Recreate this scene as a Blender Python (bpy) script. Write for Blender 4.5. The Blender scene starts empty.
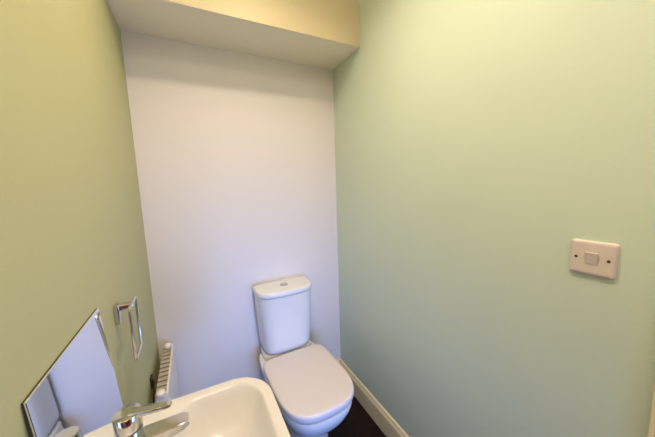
import bpy, bmesh, math, random
from mathutils import Vector, Matrix
random.seed(4)
SC = bpy.context.scene
COL = SC.collection
R = math.radians

# ------------------------------------------------------------------ camera
W = 1.093            # room width
LEN = 2.25           # room length
CEIL = 2.60
f, yaw, pitch, roll = 267.47, .4673, .1290, -.0307
fw = Vector((math.sin(yaw)*math.cos(pitch), math.cos(yaw)*math.cos(pitch), -math.sin(pitch)))
rt = Vector((math.cos(yaw), -math.sin(yaw), 0)); up = rt.cross(fw)
r2 = rt*math.cos(roll) + up*math.sin(roll); u2 = -rt*math.sin(roll) + up*math.cos(roll)
cam = bpy.data.cameras.new('camera'); camo = bpy.data.objects.new('camera', cam); COL.objects.link(camo)
cam.sensor_width = 36; cam.lens = f/655*36; cam.clip_start = .02
m = Matrix((r2, u2, -fw)).transposed().to_4x4(); m.translation = Vector((.2219, -1.5835, 1.4079))
camo.matrix_world = m
SC.camera = camo

# ------------------------------------------------------------------ light
SC.view_settings.view_transform = 'Standard'; SC.view_settings.look = 'None'
SC.view_settings.gamma = 1; SC.view_settings.use_curve_mapping = False
SC.view_settings.exposure = .12
wd = bpy.data.worlds.new('sky'); SC.world = wd; wd.use_nodes = True
bg = wd.node_tree.nodes['Background']; bg.inputs[0].default_value = (.7, .72, 1, 1); bg.inputs[1].default_value = .5

def lamp(name, kind, loc, energy, col, rot=(0,0,0), **kw):
    l = bpy.data.lights.new(name, kind); l.energy = energy; l.color = col
    for k, v in kw.items(): setattr(l, k, v)
    o = bpy.data.objects.new(name, l); o.location = loc; o.rotation_euler = rot; COL.objects.link(o); return o
DY0, DY1, DH = -2.19, -1.495, 1.98      # open doorway in the right wall, beside the switch
LAMP = (.50, -.84, 2.47)
lamp('ceiling_lamp_light', 'AREA', LAMP, 7.0, (1, .79, .60), shape='DISK', size=.11, spread=R(142))
lamp('ceiling_lamp_uplight', 'AREA', (LAMP[0], LAMP[1], LAMP[2]+.012), 5.0, (1, .79, .60), (R(180), 0, 0), shape='DISK', size=.16)
lamp('added_fill_light', 'AREA', (.55, -1.86, CEIL-.035), 8.6, (1, .83, .66), shape='RECTANGLE', size=.7, size_y=.5)  # added warm fill to lift the upper back wall
lamp('doorway_daylight', 'AREA', (W+.19, -1.95, .48), 8, (.20, .38, 1), (R(90), 0, R(36)),
     shape='RECTANGLE', size=.4, size_y=.8)
FILL_WIN = (.38, .82, .30, .98)     # unseen low opening added behind the camera for blue fill: x0 x1 z0 z1
lamp('added_blue_fill', 'AREA', ((FILL_WIN[0]+FILL_WIN[1])/2, -LEN-.11, (FILL_WIN[2]+FILL_WIN[3])/2), 4.8, (.19, .37, 1), (R(90), 0, 0),
     shape='RECTANGLE', size=FILL_WIN[1]-FILL_WIN[0], size_y=FILL_WIN[3]-FILL_WIN[2], spread=R(60))  # added blue fill from behind; narrow spread spares the side walls

# ------------------------------------------------------------------ materials
def mat(name, col, rough=.5, metal=0, noise=0, nscale=8, bump=0, bscale=120, coat=0, spec=.5, col2=None):
    m = bpy.data.materials.new(name); m.use_nodes = True; nt = m.node_tree; b = nt.nodes['Principled BSDF']
    b.inputs['Base Color'].default_value = (*col, 1); b.inputs['Roughness'].default_value = rough
    b.inputs['Metallic'].default_value = metal; b.inputs['Coat Weight'].default_value = coat
    b.inputs['Specular IOR Level'].default_value = spec
    tc = nt.nodes.new('ShaderNodeTexCoord')
    n = nt.nodes.new('ShaderNodeTexNoise'); n.inputs['Scale'].default_value = nscale; n.inputs['Detail'].default_value = 4
    nt.links.new(tc.outputs['Object'], n.inputs['Vector'])
    rp = nt.nodes.new('ShaderNodeValToRGB'); rp.color_ramp.elements[0].position = .3; rp.color_ramp.elements[1].position = .7
    c2 = col2 or tuple(c*(1-noise) for c in col)
    rp.color_ramp.elements[0].color = (*c2, 1); rp.color_ramp.elements[1].color = (*col, 1)
    nt.links.new(n.outputs['Fac'], rp.inputs['Fac']); nt.links.new(rp.outputs['Color'], b.inputs['Base Color'])
    if bump:
        n2 = nt.nodes.new('ShaderNodeTexNoise'); n2.inputs['Scale'].default_value = bscale; n2.inputs['Detail'].default_value = 3
        nt.links.new(tc.outputs['Object'], n2.inputs['Vector'])
        bp = nt.nodes.new('ShaderNodeBump'); bp.inputs['Strength'].default_value = bump; bp.inputs['Distance'].default_value = .002
        nt.links.new(n2.outputs['Fac'], bp.inputs['Height']); nt.links.new(bp.outputs['Normal'], b.inputs['Normal'])
    return m
M = {}
M['green'] = mat('sage_green_paint', (.47, .475, .245), .55, noise=.03, nscale=3, bump=.15)
M['mint'] = mat('mint_green_paint', (.60, .71, .585), .5, noise=.03, nscale=3, bump=.15)
M['white'] = mat('white_paint', (.75, .72, .69), .6, noise=.02, nscale=3, bump=.15)
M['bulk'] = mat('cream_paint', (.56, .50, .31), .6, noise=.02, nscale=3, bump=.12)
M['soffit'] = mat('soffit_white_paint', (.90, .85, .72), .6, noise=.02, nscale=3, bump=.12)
M['gloss'] = mat('cream_gloss_paint', (.84, .75, .47), .3, noise=.03, bump=.05)
M['ceramic'] = mat('white_glazed_ceramic', (.78, .78, .76), .12, noise=.01, coat=.4)
M['basin'] = mat('cream_white_glazed_ceramic', (.69, .68, .67), .14, noise=.01, coat=.4)
M['plastic'] = mat('white_plastic', (.84, .80, .76), .3, noise=.02)
M['lidp'] = mat('white_seat_plastic', (.76, .70, .67), .22, noise=.02)
M['chrome'] = mat('chrome', (.66, .65, .62), .14, 1, noise=.02)
M['mirror'] = mat('silvered_glass', (.93, .95, .96), .0, 1)
M['dark'] = mat('dark_metal', (.03, .028, .025), .45)
M['rad'] = mat('radiator_enamel', (.84, .80, .74), .35, noise=.02)
M['radin'] = mat('radiator_inner_grey', (.46, .41, .33), .5, noise=.1)
M['floor'] = mat('dark_wood_floor', (.016, .005, .003), .55, spec=.2, noise=.5, nscale=14, bump=.1, bscale=40, col2=(.01, .004, .003))
M['red'] = mat('red_fabric', (.62, .025, .025), .9, noise=.2, nscale=60, bump=.5, bscale=300)
M['glow'] = mat('lamp_diffuser_glass', (.9, .85, .7), .3)
b = M['glow'].node_tree.nodes['Principled BSDF']; b.inputs['Emission Color'].default_value = (1, .79, .59, 1); b.inputs['Emission Strength'].default_value = 3
gl = bpy.data.materials.new('added_window_glass'); gl.use_nodes = True
nt = gl.node_tree; nt.nodes.remove(nt.nodes['Principled BSDF'])
tr = nt.nodes.new('ShaderNodeBsdfTransparent'); gs = nt.nodes.new('ShaderNodeBsdfGlossy'); gs.inputs['Roughness'].default_value = .05
mx = nt.nodes.new('ShaderNodeMixShader'); mx.inputs[0].default_value = .06
nt.links.new(tr.outputs[0], mx.inputs[1]); nt.links.new(gs.outputs[0], mx.inputs[2]); nt.links.new(mx.outputs[0], nt.nodes['Material Output'].inputs[0])
M['glass'] = gl

# ------------------------------------------------------------------ mesh helpers
def obj(name, bm, m, parent=None, smooth=True, angle=35):
    bmesh.ops.recalc_face_normals(bm, faces=bm.faces)
    me = bpy.data.meshes.new(name); 
    if smooth:
        for f_ in bm.faces: f_.smooth = True
        for e in bm.edges:
            if len(e.link_faces) == 2 and e.calc_face_angle(0) > R(angle): e.smooth = False
    bm.to_mesh(me); bm.free(); me.materials.append(m)
    o = bpy.data.objects.new(name, me); COL.objects.link(o)
    if parent: o.parent = parent
    return o
def box(bm, x0, x1, y0, y1, z0, z1, bev=0, seg=2):
    r = bmesh.ops.create_cube(bm, size=1)
    for v in r['verts']: v.co = Vector(((x0+x1)/2+v.co.x*(x1-x0), (y0+y1)/2+v.co.y*(y1-y0), (z0+z1)/2+v.co.z*(z1-z0)))
    if bev:
        es = list({e for v in r['verts'] for e in v.link_edges})
        bmesh.ops.bevel(bm, geom=es, offset=bev, segments=seg, affect='EDGES', profile=.6)
    return bm
def B(*a, **k): return box(bmesh.new(), *a, **k)
def loft(bm, rings, cap0=True, cap1=True):
    vs = [[bm.verts.new(p) for p in r] for r in rings]; n = len(vs[0])
    for a, b_ in zip(vs, vs[1:]):
        for i in range(n): bm.faces.new((a[i], a[(i+1) % n], b_[(i+1) % n], b_[i]))
    if cap0: bm.faces.new(vs[0][::-1])
    if cap1: bm.faces.new(vs[-1])
    return bm
def outline(w, yb, yc, yf, nb, nf, z, n=72, x=0):
    pts = []
    for i in range(n):
        t = 2*math.pi*i/n; c, s = math.cos(t), math.sin(t)
        e = nb if s > 0 else nf; L = (yb-yc) if s > 0 else (yc-yf)
        k = (abs(c)**e + abs(s)**e)**(-1/e)
        pts.append(Vector((x+w*c*k, yc + L*s*k, z)))
    return pts
def rrect(x0, x1, y0, y1, rs, z, seg=10):
    # rs: radii for corners (x1,y1),(x0,y1),(x0,y0),(x1,y0)
    pts = []
    for (cx, cy, a0), r in zip(((x1, y1, 0), (x0, y1, 90), (x0, y0, 180), (x1, y0, 270)), rs):
        sx = -1 if cx == x1 else 1; sy = -1 if cy == y1 else 1
        for i in range(seg+1):
            a = R(a0 + 90*i/seg); pts.append(Vector((cx+sx*r+r*math.cos(a), cy+sy*r+r*math.sin(a), z)))
    return pts
def tube(bm, pts, r, n=12, closed=False):
    P = [Vector(p) for p in pts]; rings = []; N = len(P); prev = None
    for i, p in enumerate(P):
        a = P[(i-1) % N] if (closed or i > 0) else p; c = P[(i+1) % N] if (closed or i < N-1) else p
        t = (c-a).normalized()
        if prev is None: u = t.orthogonal().normalized()
        else: u = (prev - t*prev.dot(t)).normalized()
        prev = u; v = t.cross(u); rr = r[i] if isinstance(r, (list, tuple)) else r
        rings.append([p + u*rr*math.cos(2*math.pi*k/n) + v*rr*math.sin(2*math.pi*k/n) for k in range(n)])
    if closed: rings.append(rings[0]); vs = rings[:-1]
    if not closed: return loft(bm, rings)
    V = [[bm.verts.new(q) for q in rg] for rg in vs]
    for i in range(N):
        a, b_ = V[i], V[(i+1) % N]
        for k in range(n): bm.faces.new((a[k], a[(k+1) % n], b_[(k+1) % n], b_[k]))
    return bm
def lathe(bm, prof, c, n=32, axis='Z'):
    rings = []
    for r, h in prof:
        rg = []
        for k in range(n):
            a = 2*math.pi*k/n; p = (r*math.cos(a), r*math.sin(a), h)
            if axis == 'X': p = (p[2], p[0], p[1])
            if axis == 'Y': p = (p[0], p[2], p[1])
            rg.append(Vector(c)+Vector(p))
        rings.append(rg)
    return loft(bm, rings)
def thing(name, label, cat, loc, rz=0, group=None):
    o = bpy.data.objects.new(name, None); COL.objects.link(o); o.empty_display_size = .05
    o.location = loc; o.rotation_euler = (0, 0, rz); o['label'] = label; o['category'] = cat
    if group: o['group'] = group
    return o
def struct(name, bm, m): o = obj(name, bm, m, smooth=False); o['kind'] = 'structure'; return o

# ------------------------------------------------------------------ the room
T = .1
struct('floor', B(-T, W+2, -LEN-T, T, -.1, 0), M['floor'])
struct('ceiling', B(-T, W+T, -LEN-T, T, CEIL, CEIL+.1), M['white'])
struct('wall_back', B(-T, W+T, 0, T, 0, CEIL), M['white'])
struct('wall_left', B(-T, 0, -LEN, 0, 0, CEIL), M['green'])
bm = B(W, W+T, DY1, 0, 0, CEIL); box(bm, W, W+T, DY0, DY1, DH, CEIL); box(bm, W, W+T, -LEN, DY0, 0, CEIL)
struct('wall_right', bm, M['mint'])
x0, x1, z0, z1 = FILL_WIN
bm = B(0, x0, -LEN-T, -LEN, 0, CEIL); box(bm, x1, W, -LEN-T, -LEN, 0, CEIL); box(bm, x0, x1, -LEN-T, -LEN, 0, z0); box(bm, x0, x1, -LEN-T, -LEN, z1, CEIL)
struct('wall_front', bm, M['white'])
fr = bmesh.new(); t_ = .03
for a in ((x0, x0+t_, z0, z1), (x1-t_, x1, z0, z1), (x0+t_, x1-t_, z0, z0+t_), (x0+t_, x1-t_, z1-t_, z1)):
    box(fr, a[0], a[1], -LEN-.08, -LEN-.03, a[2], a[3], bev=.004)
wf = struct('added_window_1', fr, M['gloss'])  # frame added around the blue fill, out of view
obj('added_window_pane', B(x0+t_, x1-t_, -LEN-.058, -LEN-.052, z0+t_, z1-t_), M['glass'], wf, smooth=False)
# boxed-in bulkhead over the toilet: face and underside painted differently
bm = B(0, W, -.307, 0, 2.125, CEIL)
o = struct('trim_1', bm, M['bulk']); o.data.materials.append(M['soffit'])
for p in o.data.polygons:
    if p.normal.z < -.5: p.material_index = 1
# door in the right wall, standing open outwards (out of frame), with its architrave
dr = struct('door_1', B(W+T+.002, W+T+.69, DY0-.045, DY0-.005, .006, DH-.004), M['gloss'])
hd = bmesh.new(); lathe(hd, ((.024, 0), (.024, .008), (.01, .009), (.01, .04)), (W+T+.63, DY0-.005, 1.0), 20, 'Y'); tube(hd, [(W+T+.63, DY0+.034, 1.0), (W+T+.58, DY0+.036, 1.0), (W+T+.52, DY0+.034, 1.0)], [.009, .008, .007])
obj('door_handle', hd, M['chrome'], dr)
def archi(y0, y1, z0_, z1_):
    bm = bmesh.new(); box(bm, W-.018, W, y0, y1, z0_, z1_, bev=.004); return bm
bm = archi(DY1-.0, DY1+.066, 0, DH+.066); box(bm, W-.018, W, DY0-.05, DY0, 0, DH+.066, bev=.004); box(bm, W-.018, W, DY0, DY1, DH, DH+.066, bev=.004)
struct('trim_2', bm, M['gloss'])
# skirting boards
def skirt(name, a, b_, nrm):
    prof = ((0, 0), (.016, 0), (.016, .105), (.0145, .112), (.011, .118), (.009, .127), (.006, .1345), (0, .1375))
    rings = [[Vector((q[0]+nrm[0]*d, q[1]+nrm[1]*d, h)) for d, h in prof] for q in (a, b_)]
    struct(name, loft(bmesh.new(), rings), M['gloss'])
skirt('baseboard_right', (W, DY1+.066, 0), (W, 0, 0), (-1, 0))
skirt('baseboard_left', (0, -LEN, 0), (0, 0, 0), (1, 0))
skirt('baseboard_back', (.016, 0, 0), (W-.016, 0, 0), (0, -1))

# ------------------------------------------------------------------ ceiling lamp
cl = thing('ceiling_light', 'round opal ceiling light in front of the boxed-in bulkhead', 'lamp', (LAMP[0], LAMP[1], CEIL))
obj('base', lathe(bmesh.new(), ((.045, 0), (.045, -.012), (.02, -.018), (.012, -.020), (.012, -.112), (.03, -.116), (.03, -.120))  , (0, 0, 0)), M['plastic'], cl)
obj('rim', lathe(bmesh.new(), ((.088, -.128), (.091, -.128), (.091, -.134), (.088, -.134), (.088, -.128)), (0, 0, 0)), M['glow'], cl)

pn = thing('added_fill_panel', 'large flat fill light panel added on the ceiling behind the camera', 'lamp', (.55, -1.86, CEIL))  # unseen fixture added to house the warm fill
obj('frame', B(-.37, .37, -.27, .27, -.03, -.0003, bev=.003), M['plastic'], pn)
obj('diffuser', B(-.35, .35, -.25, .25, -.033, -.0305), M['glow'], pn, smooth=False)

# ------------------------------------------------------------------ toilet
t = thing('toilet', 'white close-coupled toilet with lid down against the white wall', 'toilet', (.667, -.001, 0), R(1.6))
O = outline
NB = 5
rings = [O(.105, -.10, -.34, -.50, 4, 2.6, .0), O(.105, -.10, -.34, -.50, 4, 2.6, .02), O(.098, -.10, -.34, -.49, 4, 2.6, .06),
         O(.100, -.09, -.34, -.50, 4, 2.5, .14), O(.105, -.06, -.34, -.515, 4, 2.4, .19), O(.122, -.02, -.36, -.55, 4, 2.4, .235),
         O(.150, -.0, -.38, -.60, 4.5, 2.5, .28), O(.168, -.0, -.39, -.628, 5, 2.6, .32), O(.178, -.0, -.39, -.646, 6, 2.8, .36), O(.180, -.0, -.39, -.650, 6, 2.9, .385),
         O(.178, -.0, -.39, -.648, 6, 2.9, .394), O(.172, -.004, -.39, -.642, 6, 2.9, .397)]
obj('pan', loft(bmesh.new(), rings), M['ceramic'], t)
bm = loft(bmesh.new(), [O(.150, -.0, -.08, -.150, 6, 5, .39), O(.150, -.0, -.08, -.150, 6, 5, .425), O(.143, -.003, -.08, -.145, 6, 5, .4335)])
obj('cistern_platform', bm, M['ceramic'], t)
def slab(w, yb, yc, yf, nb, nf, z0_, z1_, e):
    k = lambda d, z: O(w-d, yb-d, yc, yf+d, nb, nf, z)
    return loft(bmesh.new(), [k(e, z0_), k(e*.3, z0_+e*.3), k(0, z0_+e), k(0, z1_-e), k(e*.15, z1_-e*.5), k(e*.5, z1_-e*.15), k(e*1.2, z1_), k(e*3, z1_+.0012), k(e*8, z1_+.002)])
obj('seat', slab(.168, -.178, -.41, -.634, 8, 3.0, .3975, .404, .002), M['lidp'], t)
obj('lid', slab(.186, -.175, -.41, -.651, 9, 3.0, .4045, .441, .009), M['lidp'], t)
for s in (-1, 1):
    obj('hinge', lathe(bmesh.new(), ((.011, -.02), (.012, -.018), (.012, .018), (.011, .02)), (s*.075, -.168, .4185), 20, 'X'), M['chrome'], t)
def cis(z, w, d, e=0): return O(w-e, -.002-e*.2, -.05, -d+e, 9, 3.6, z)
rings = [cis(.434, .118, .145), cis(.437, .135, .158), cis(.450, .145, .166), cis(.47, .149, .169), cis(.60, .156, .175), cis(.70, .161, .179), cis(.784, .164, .182), cis(.788, .158, .176)]
obj('cistern', loft(bmesh.new(), rings), M['ceramic'], t)
rings = [cis(.7885, .161, .179), cis(.791, .169, .187), cis(.797, .170, .188), cis(.809, .170, .188), cis(.814, .168, .186), cis(.8175, .164, .182), cis(.8185, .155, .172), cis(.8195, .12, .15)]
cld = obj('cistern_lid', loft(bmesh.new(), rings), M['ceramic'], t)
fb = obj('flush_button', lathe(bmesh.new(), ((.024, .819), (.024, .822), (.022, .8235), (.0205, .8235), (.020, .8222), (.014, .8228)), (0, -.088, 0)), M['chrome'], cld)

# ------------------------------------------------------------------ basin
BX, BY0, BY1, BZ = .384, -1.157, -.760, .813
bs = thing('basin', 'white rectangular wall-hung basin with rounded corners below the leaning mirror', 'sink', (.001, 0, .60))
def rr(i, z, xb=None, q=.08, j=0):   # ring inset by i from the outer edge
    return rrect((j if xb is None else xb), BX-i, BY0+i, BY1-i, (q, .012, .012, q), z-.60)
rings = [rr(.15, .655, q=.03), rr(.11, .66, q=.04), rr(.07, .69, q=.05), rr(.035, .735, q=.095), rr(.014, .775, q=.105), rr(.003, .800, q=.105), rr(0, .807, q=.105), rr(.001, .812, q=.105), rr(.005, BZ, q=.105)]
def inn(i, z, xb, q): return rrect(xb, BX-i, BY0+i, BY1-i, (q, q, q, q), z-.60)
rings += [inn(.025, BZ, .118, .084), inn(.028, BZ-.001, .121, .081), inn(.032, BZ-.006, .126, .078), inn(.038, BZ-.020, .134, .075), inn(.053, BZ-.050, .148, .072), inn(.07, BZ-.080, .165, .065),
          inn(.092, BZ-.1, .18, .055), inn(.115, BZ-.112, .196, .05), inn(.15, BZ-.118, .215, .015)]
obj('bowl', loft(bmesh.new(), rings), M['basin'], bs)
obj('waste_plug', lathe(bmesh.new(), ((.023, 0), (.023, .003), (.020, .005), (.010, .006)), (.225, -.957, BZ-.118-.60)), M['chrome'], bs)

# ------------------------------------------------------------------ tap
TX, TY = .068, -.957
tp = thing('basin_tap', 'chrome mixer tap with flat lever standing on the basin', 'tap', (TX, TY, BZ))
obj('body', lathe(bmesh.new(), ((.028, 0), (.028, .005), (.025, .009), (.024, .012), (.0245, .108), (.0235, .110)), (0, 0, 0), 40), M['chrome'], tp)
def bar(p0, p1, w0, w1, h0, h1, e=.003):
    p0, p1 = Vector(p0), Vector(p1); d = (p1-p0).normalized(); s = d.cross(Vector((0, 0, 1))).normalized(); u = s.cross(d); rings = []
    for k in range(9):
        q = k/8; c = p0.lerp(p1, q); w = w0+(w1-w0)*q; h = h0+(h1-h0)*q
        if k == 8: w *= .7; h *= .7
        rings.append([c + s*v.x + u*v.y for v in rrect(-w/2, w/2, -h/2, h/2, (min(e, h*.4),)*4, 0, 4)])
    return loft(bmesh.new(), rings)
obj('spout', bar((.012, 0, .072), (.107, 0, .084), .037, .036, .036, .014, e=.002), M['chrome'], tp)
obj('cap', lathe(bmesh.new(), ((.0235, .112), (.0245, .114), (.0248, .144), (.0242, .1458), (.022, .1468), (.008, .147)), (0, 0, 0), 40), M['chrome'], tp)
obj('lever', bar((.004, -.001, .1415), (.080, -.026, .1515), .023, .015, .0105, .0085, e=.0012), M['chrome'], tp)
# ------------------------------------------------------------------ mirror leaning on the basin
A = R(4.2); H = .322
mr = thing('mirror', 'frameless square mirror resting on the basin and leaning on the green wall', 'mirror', (.0, -.963, BZ+.0005))
def lean(bm):
    # local: back plane x=0 -> leans so that the top touches the wall
    for v in bm.verts:
        x, z = v.co.x, v.co.z
        v.co.x = x*math.cos(A) + (H-z)*math.sin(A); v.co.z = z*math.cos(A) + x*math.sin(A)
    return bm
obj('backing', lean(B(.0004, .0022, -.154, .160, .0, H)), M['dark'], mr, smooth=False)
obj('glass', lean(B(.0023, .0052, -.154, .160, .0, H, bev=.0006, seg=1)), M['mirror'], mr, smooth=False)

# ------------------------------------------------------------------ towel ring
tr_ = thing('towel_ring', 'small chrome rectangular towel ring fixed to the green wall', 'towel ring', (.0005, -.660, 1.045))
obj('mounting_plate', B(0, .012, -.015, .015, -.016, .040, bev=.002), M['chrome'], tr_)
obj('arm', bar((.008, 0, .030), (.046, 0, .033), .024, .018, .018, .014), M['chrome'], tr_)
yo, zo = -.007, -.036
loop = [(q.x, q.y) for q in rrect(-.046, .046, -.077, .077, (.008,)*4, 0, 5)]
obj('ring', tube(bmesh.new(), [(.044, yo+a, zo+b_) for a, b_ in loop], .0042, 10, closed=True), M['chrome'], tr_)

# ------------------------------------------------------------------ radiator
RZ = .60
ra = thing('radiator', 'slim white panel radiator on the left wall behind the basin', 'radiator', (.0, -.225, .17))
H_ = RZ-.17
bm = bmesh.new(); rings = []
ny = 60
fr_, bk = [], []
for i in range(ny+1):       # pressed front panel with vertical flutes
    y = -.195+.39*i/ny; ph = (y+.195)/.39*11; d = .0035*(.5-.5*math.cos(2*math.pi*ph))
    fr_.append((.074-d, y))
for z in (0.012, .03, H_-.03, H_-.006):
    k = 1 if .02 < z < H_-.02 else 0
    rings.append([Vector((.072+(x-.072)*k, y, z)) for x, y in fr_] + [Vector((.066, y, z)) for x, y in fr_[::-1]])
loft(bm, rings); obj('front_panel', bm, M['rad'], ra)
obj('back_panel', B(.024, .030, -.195, .195, .012, H_-.02, bev=.002), M['radin'], ra)
bm = bmesh.new(); 
cp = []
for i in range(14):
    y = -.182+.364*i/13; cp += [(.0665, y-.006), (.0665, y+.006), (.0315, y+.009), (.0315, y+.019)] if i < 13 else [(.0665, y-.006), (.0665, y+.006)]
V0 = [[bm.verts.new((x, y, z)) for x, y in cp] for z in (.04, H_-.03)]
for i in range(len(cp)-1): bm.faces.new((V0[0][i], V0[0][i+1], V0[1][i+1], V0[1][i]))
o = obj('convector', bm, M['radin'], ra, smooth=False)
sd = o.modifiers.new('thickness', 'SOLIDIFY'); sd.thickness = .001; sd.offset = 0
bm = bmesh.new()
bm.free()
for i in range(12): y = -.18+.36*i/11; obj('grille_slat', B(.027, .066, y-.0115, y+.0115, H_-.009, H_-.005), M['radin'], ra, smooth=False)
bm = bmesh.new(); box(bm, .065, .0735, -.196, .196, H_-.012, H_, bev=.002)
obj('top_rail', bm, M['rad'], ra)
for s in (-1, 1):
    obj('side_panel', B(.030, .068, s*.197-.0015, s*.197+.0015, .012, H_-.004, bev=.001), M['rad'], ra)
for s, yc in ((-1, -.197), (1, .163)):
    o = obj('end_cap', lathe(bmesh.new(), ((.011, -.010), (.015, -.007), (.017, 0), (.016, .008), (.010, .014), (.003, .016)), (.049, yc, H_+.006), 20), M['plastic'], ra)
bm = bmesh.new(); box(bm, .0005, .011, -.088, -.062, H_-.03, H_+.018, bev=.003); tube(bm, [(.006, -.075, H_-.02), (.010, -.085, H_-.05), (.006, -.10, H_-.08), (.004, -.10, H_-.12)], .0025)
obj('wall_bracket', bm, M['dark'], ra)
bm = bmesh.new(); tube(bm, [(.047, -.20, .05), (.047, -.222, .05), (.047, -.225, .04), (.047, -.225, -.169)], .0075); obj('supply_pipe', bm, M['rad'], ra)

# ------------------------------------------------------------------ light switch
sw = thing('light_switch', 'white plastic single rocker light switch on the mint wall', 'light switch', (W, -1.3065, 1.206), R(180))
k = lambda e, x: [Vector((x, q.x, q.y)) for q in rrect(-.043+e, .043-e, -.043+e, .043-e, (.006,)*4, 0, 6)]
plate = loft(bmesh.new(), [k(0, .0003), k(0, .004), k(.0006, .0056), k(.002, .0074), k(.0045, .0085), k(.010, .0088)])
M['switch'] = mat('ivory_switch_plastic', (.68, .60, .55), .35, noise=.02)
pl = obj('plate', plate, M['switch'], sw)
rk = bmesh.new(); a = .0115; h = .0145
vv = [rk.verts.new(c) for c in ((.0089, -a, -h), (.0089, a, -h), (.0089, a, h), (.0089, -a, h), (.0098, -a, -h), (.0098, a, -h), (.0140, a, h), (.0140, -a, h))]
for q in ((0, 3, 2, 1), (4, 5, 6, 7), (0, 1, 5, 4), (1, 2, 6, 5), (2, 3, 7, 6), (3, 0, 4, 7)): rk.faces.new([vv[i] for i in q])
bmesh.ops.bevel(rk, geom=list(rk.edges), offset=.0007, segments=2, affect='EDGES')
obj('rocker', rk, M['switch'], sw)
for s in (-1, 1):
    o = obj('screw', lathe(bmesh.new(), ((.0034, .0087), (.0034, .0092), (.0028, .0095), (.001, .0096)), (0, s*.0302, 0), 16, 'X'), M['dark'], sw)

# ------------------------------------------------------------------ unseen stand-in for red clothing, added below the camera (its red shows in the tap)
hp = thing('red_stand_in', 'red fabric box added below the camera as a stand-in for red clothing', 'stand-in', (.20, -1.61, 0))
def hr(w, z): return rrect(-w, w, -w, w, (.04,)*4, z, 6)
obj('body', loft(bmesh.new(), [hr(.15, .001), hr(.155, .01), hr(.175, .90), hr(.178, .905), hr(.178, .93), hr(.170, .93), hr(.168, .90), hr(.15, .02)]), M['red'], hp)
obj('lid', loft(bmesh.new(), [hr(.179, .9305), hr(.183, .933), hr(.183, .948), hr(.178, .955), hr(.12, .962)]), M['red'], hp)
for s in (-1, 1): obj('handle', tube(bmesh.new(), [(s*.172, -.05, .80), (s*.186, -.045, .815), (s*.189, 0, .82), (s*.186, .045, .815), (s*.172, .05, .80)], .008), M['dark'], hp)
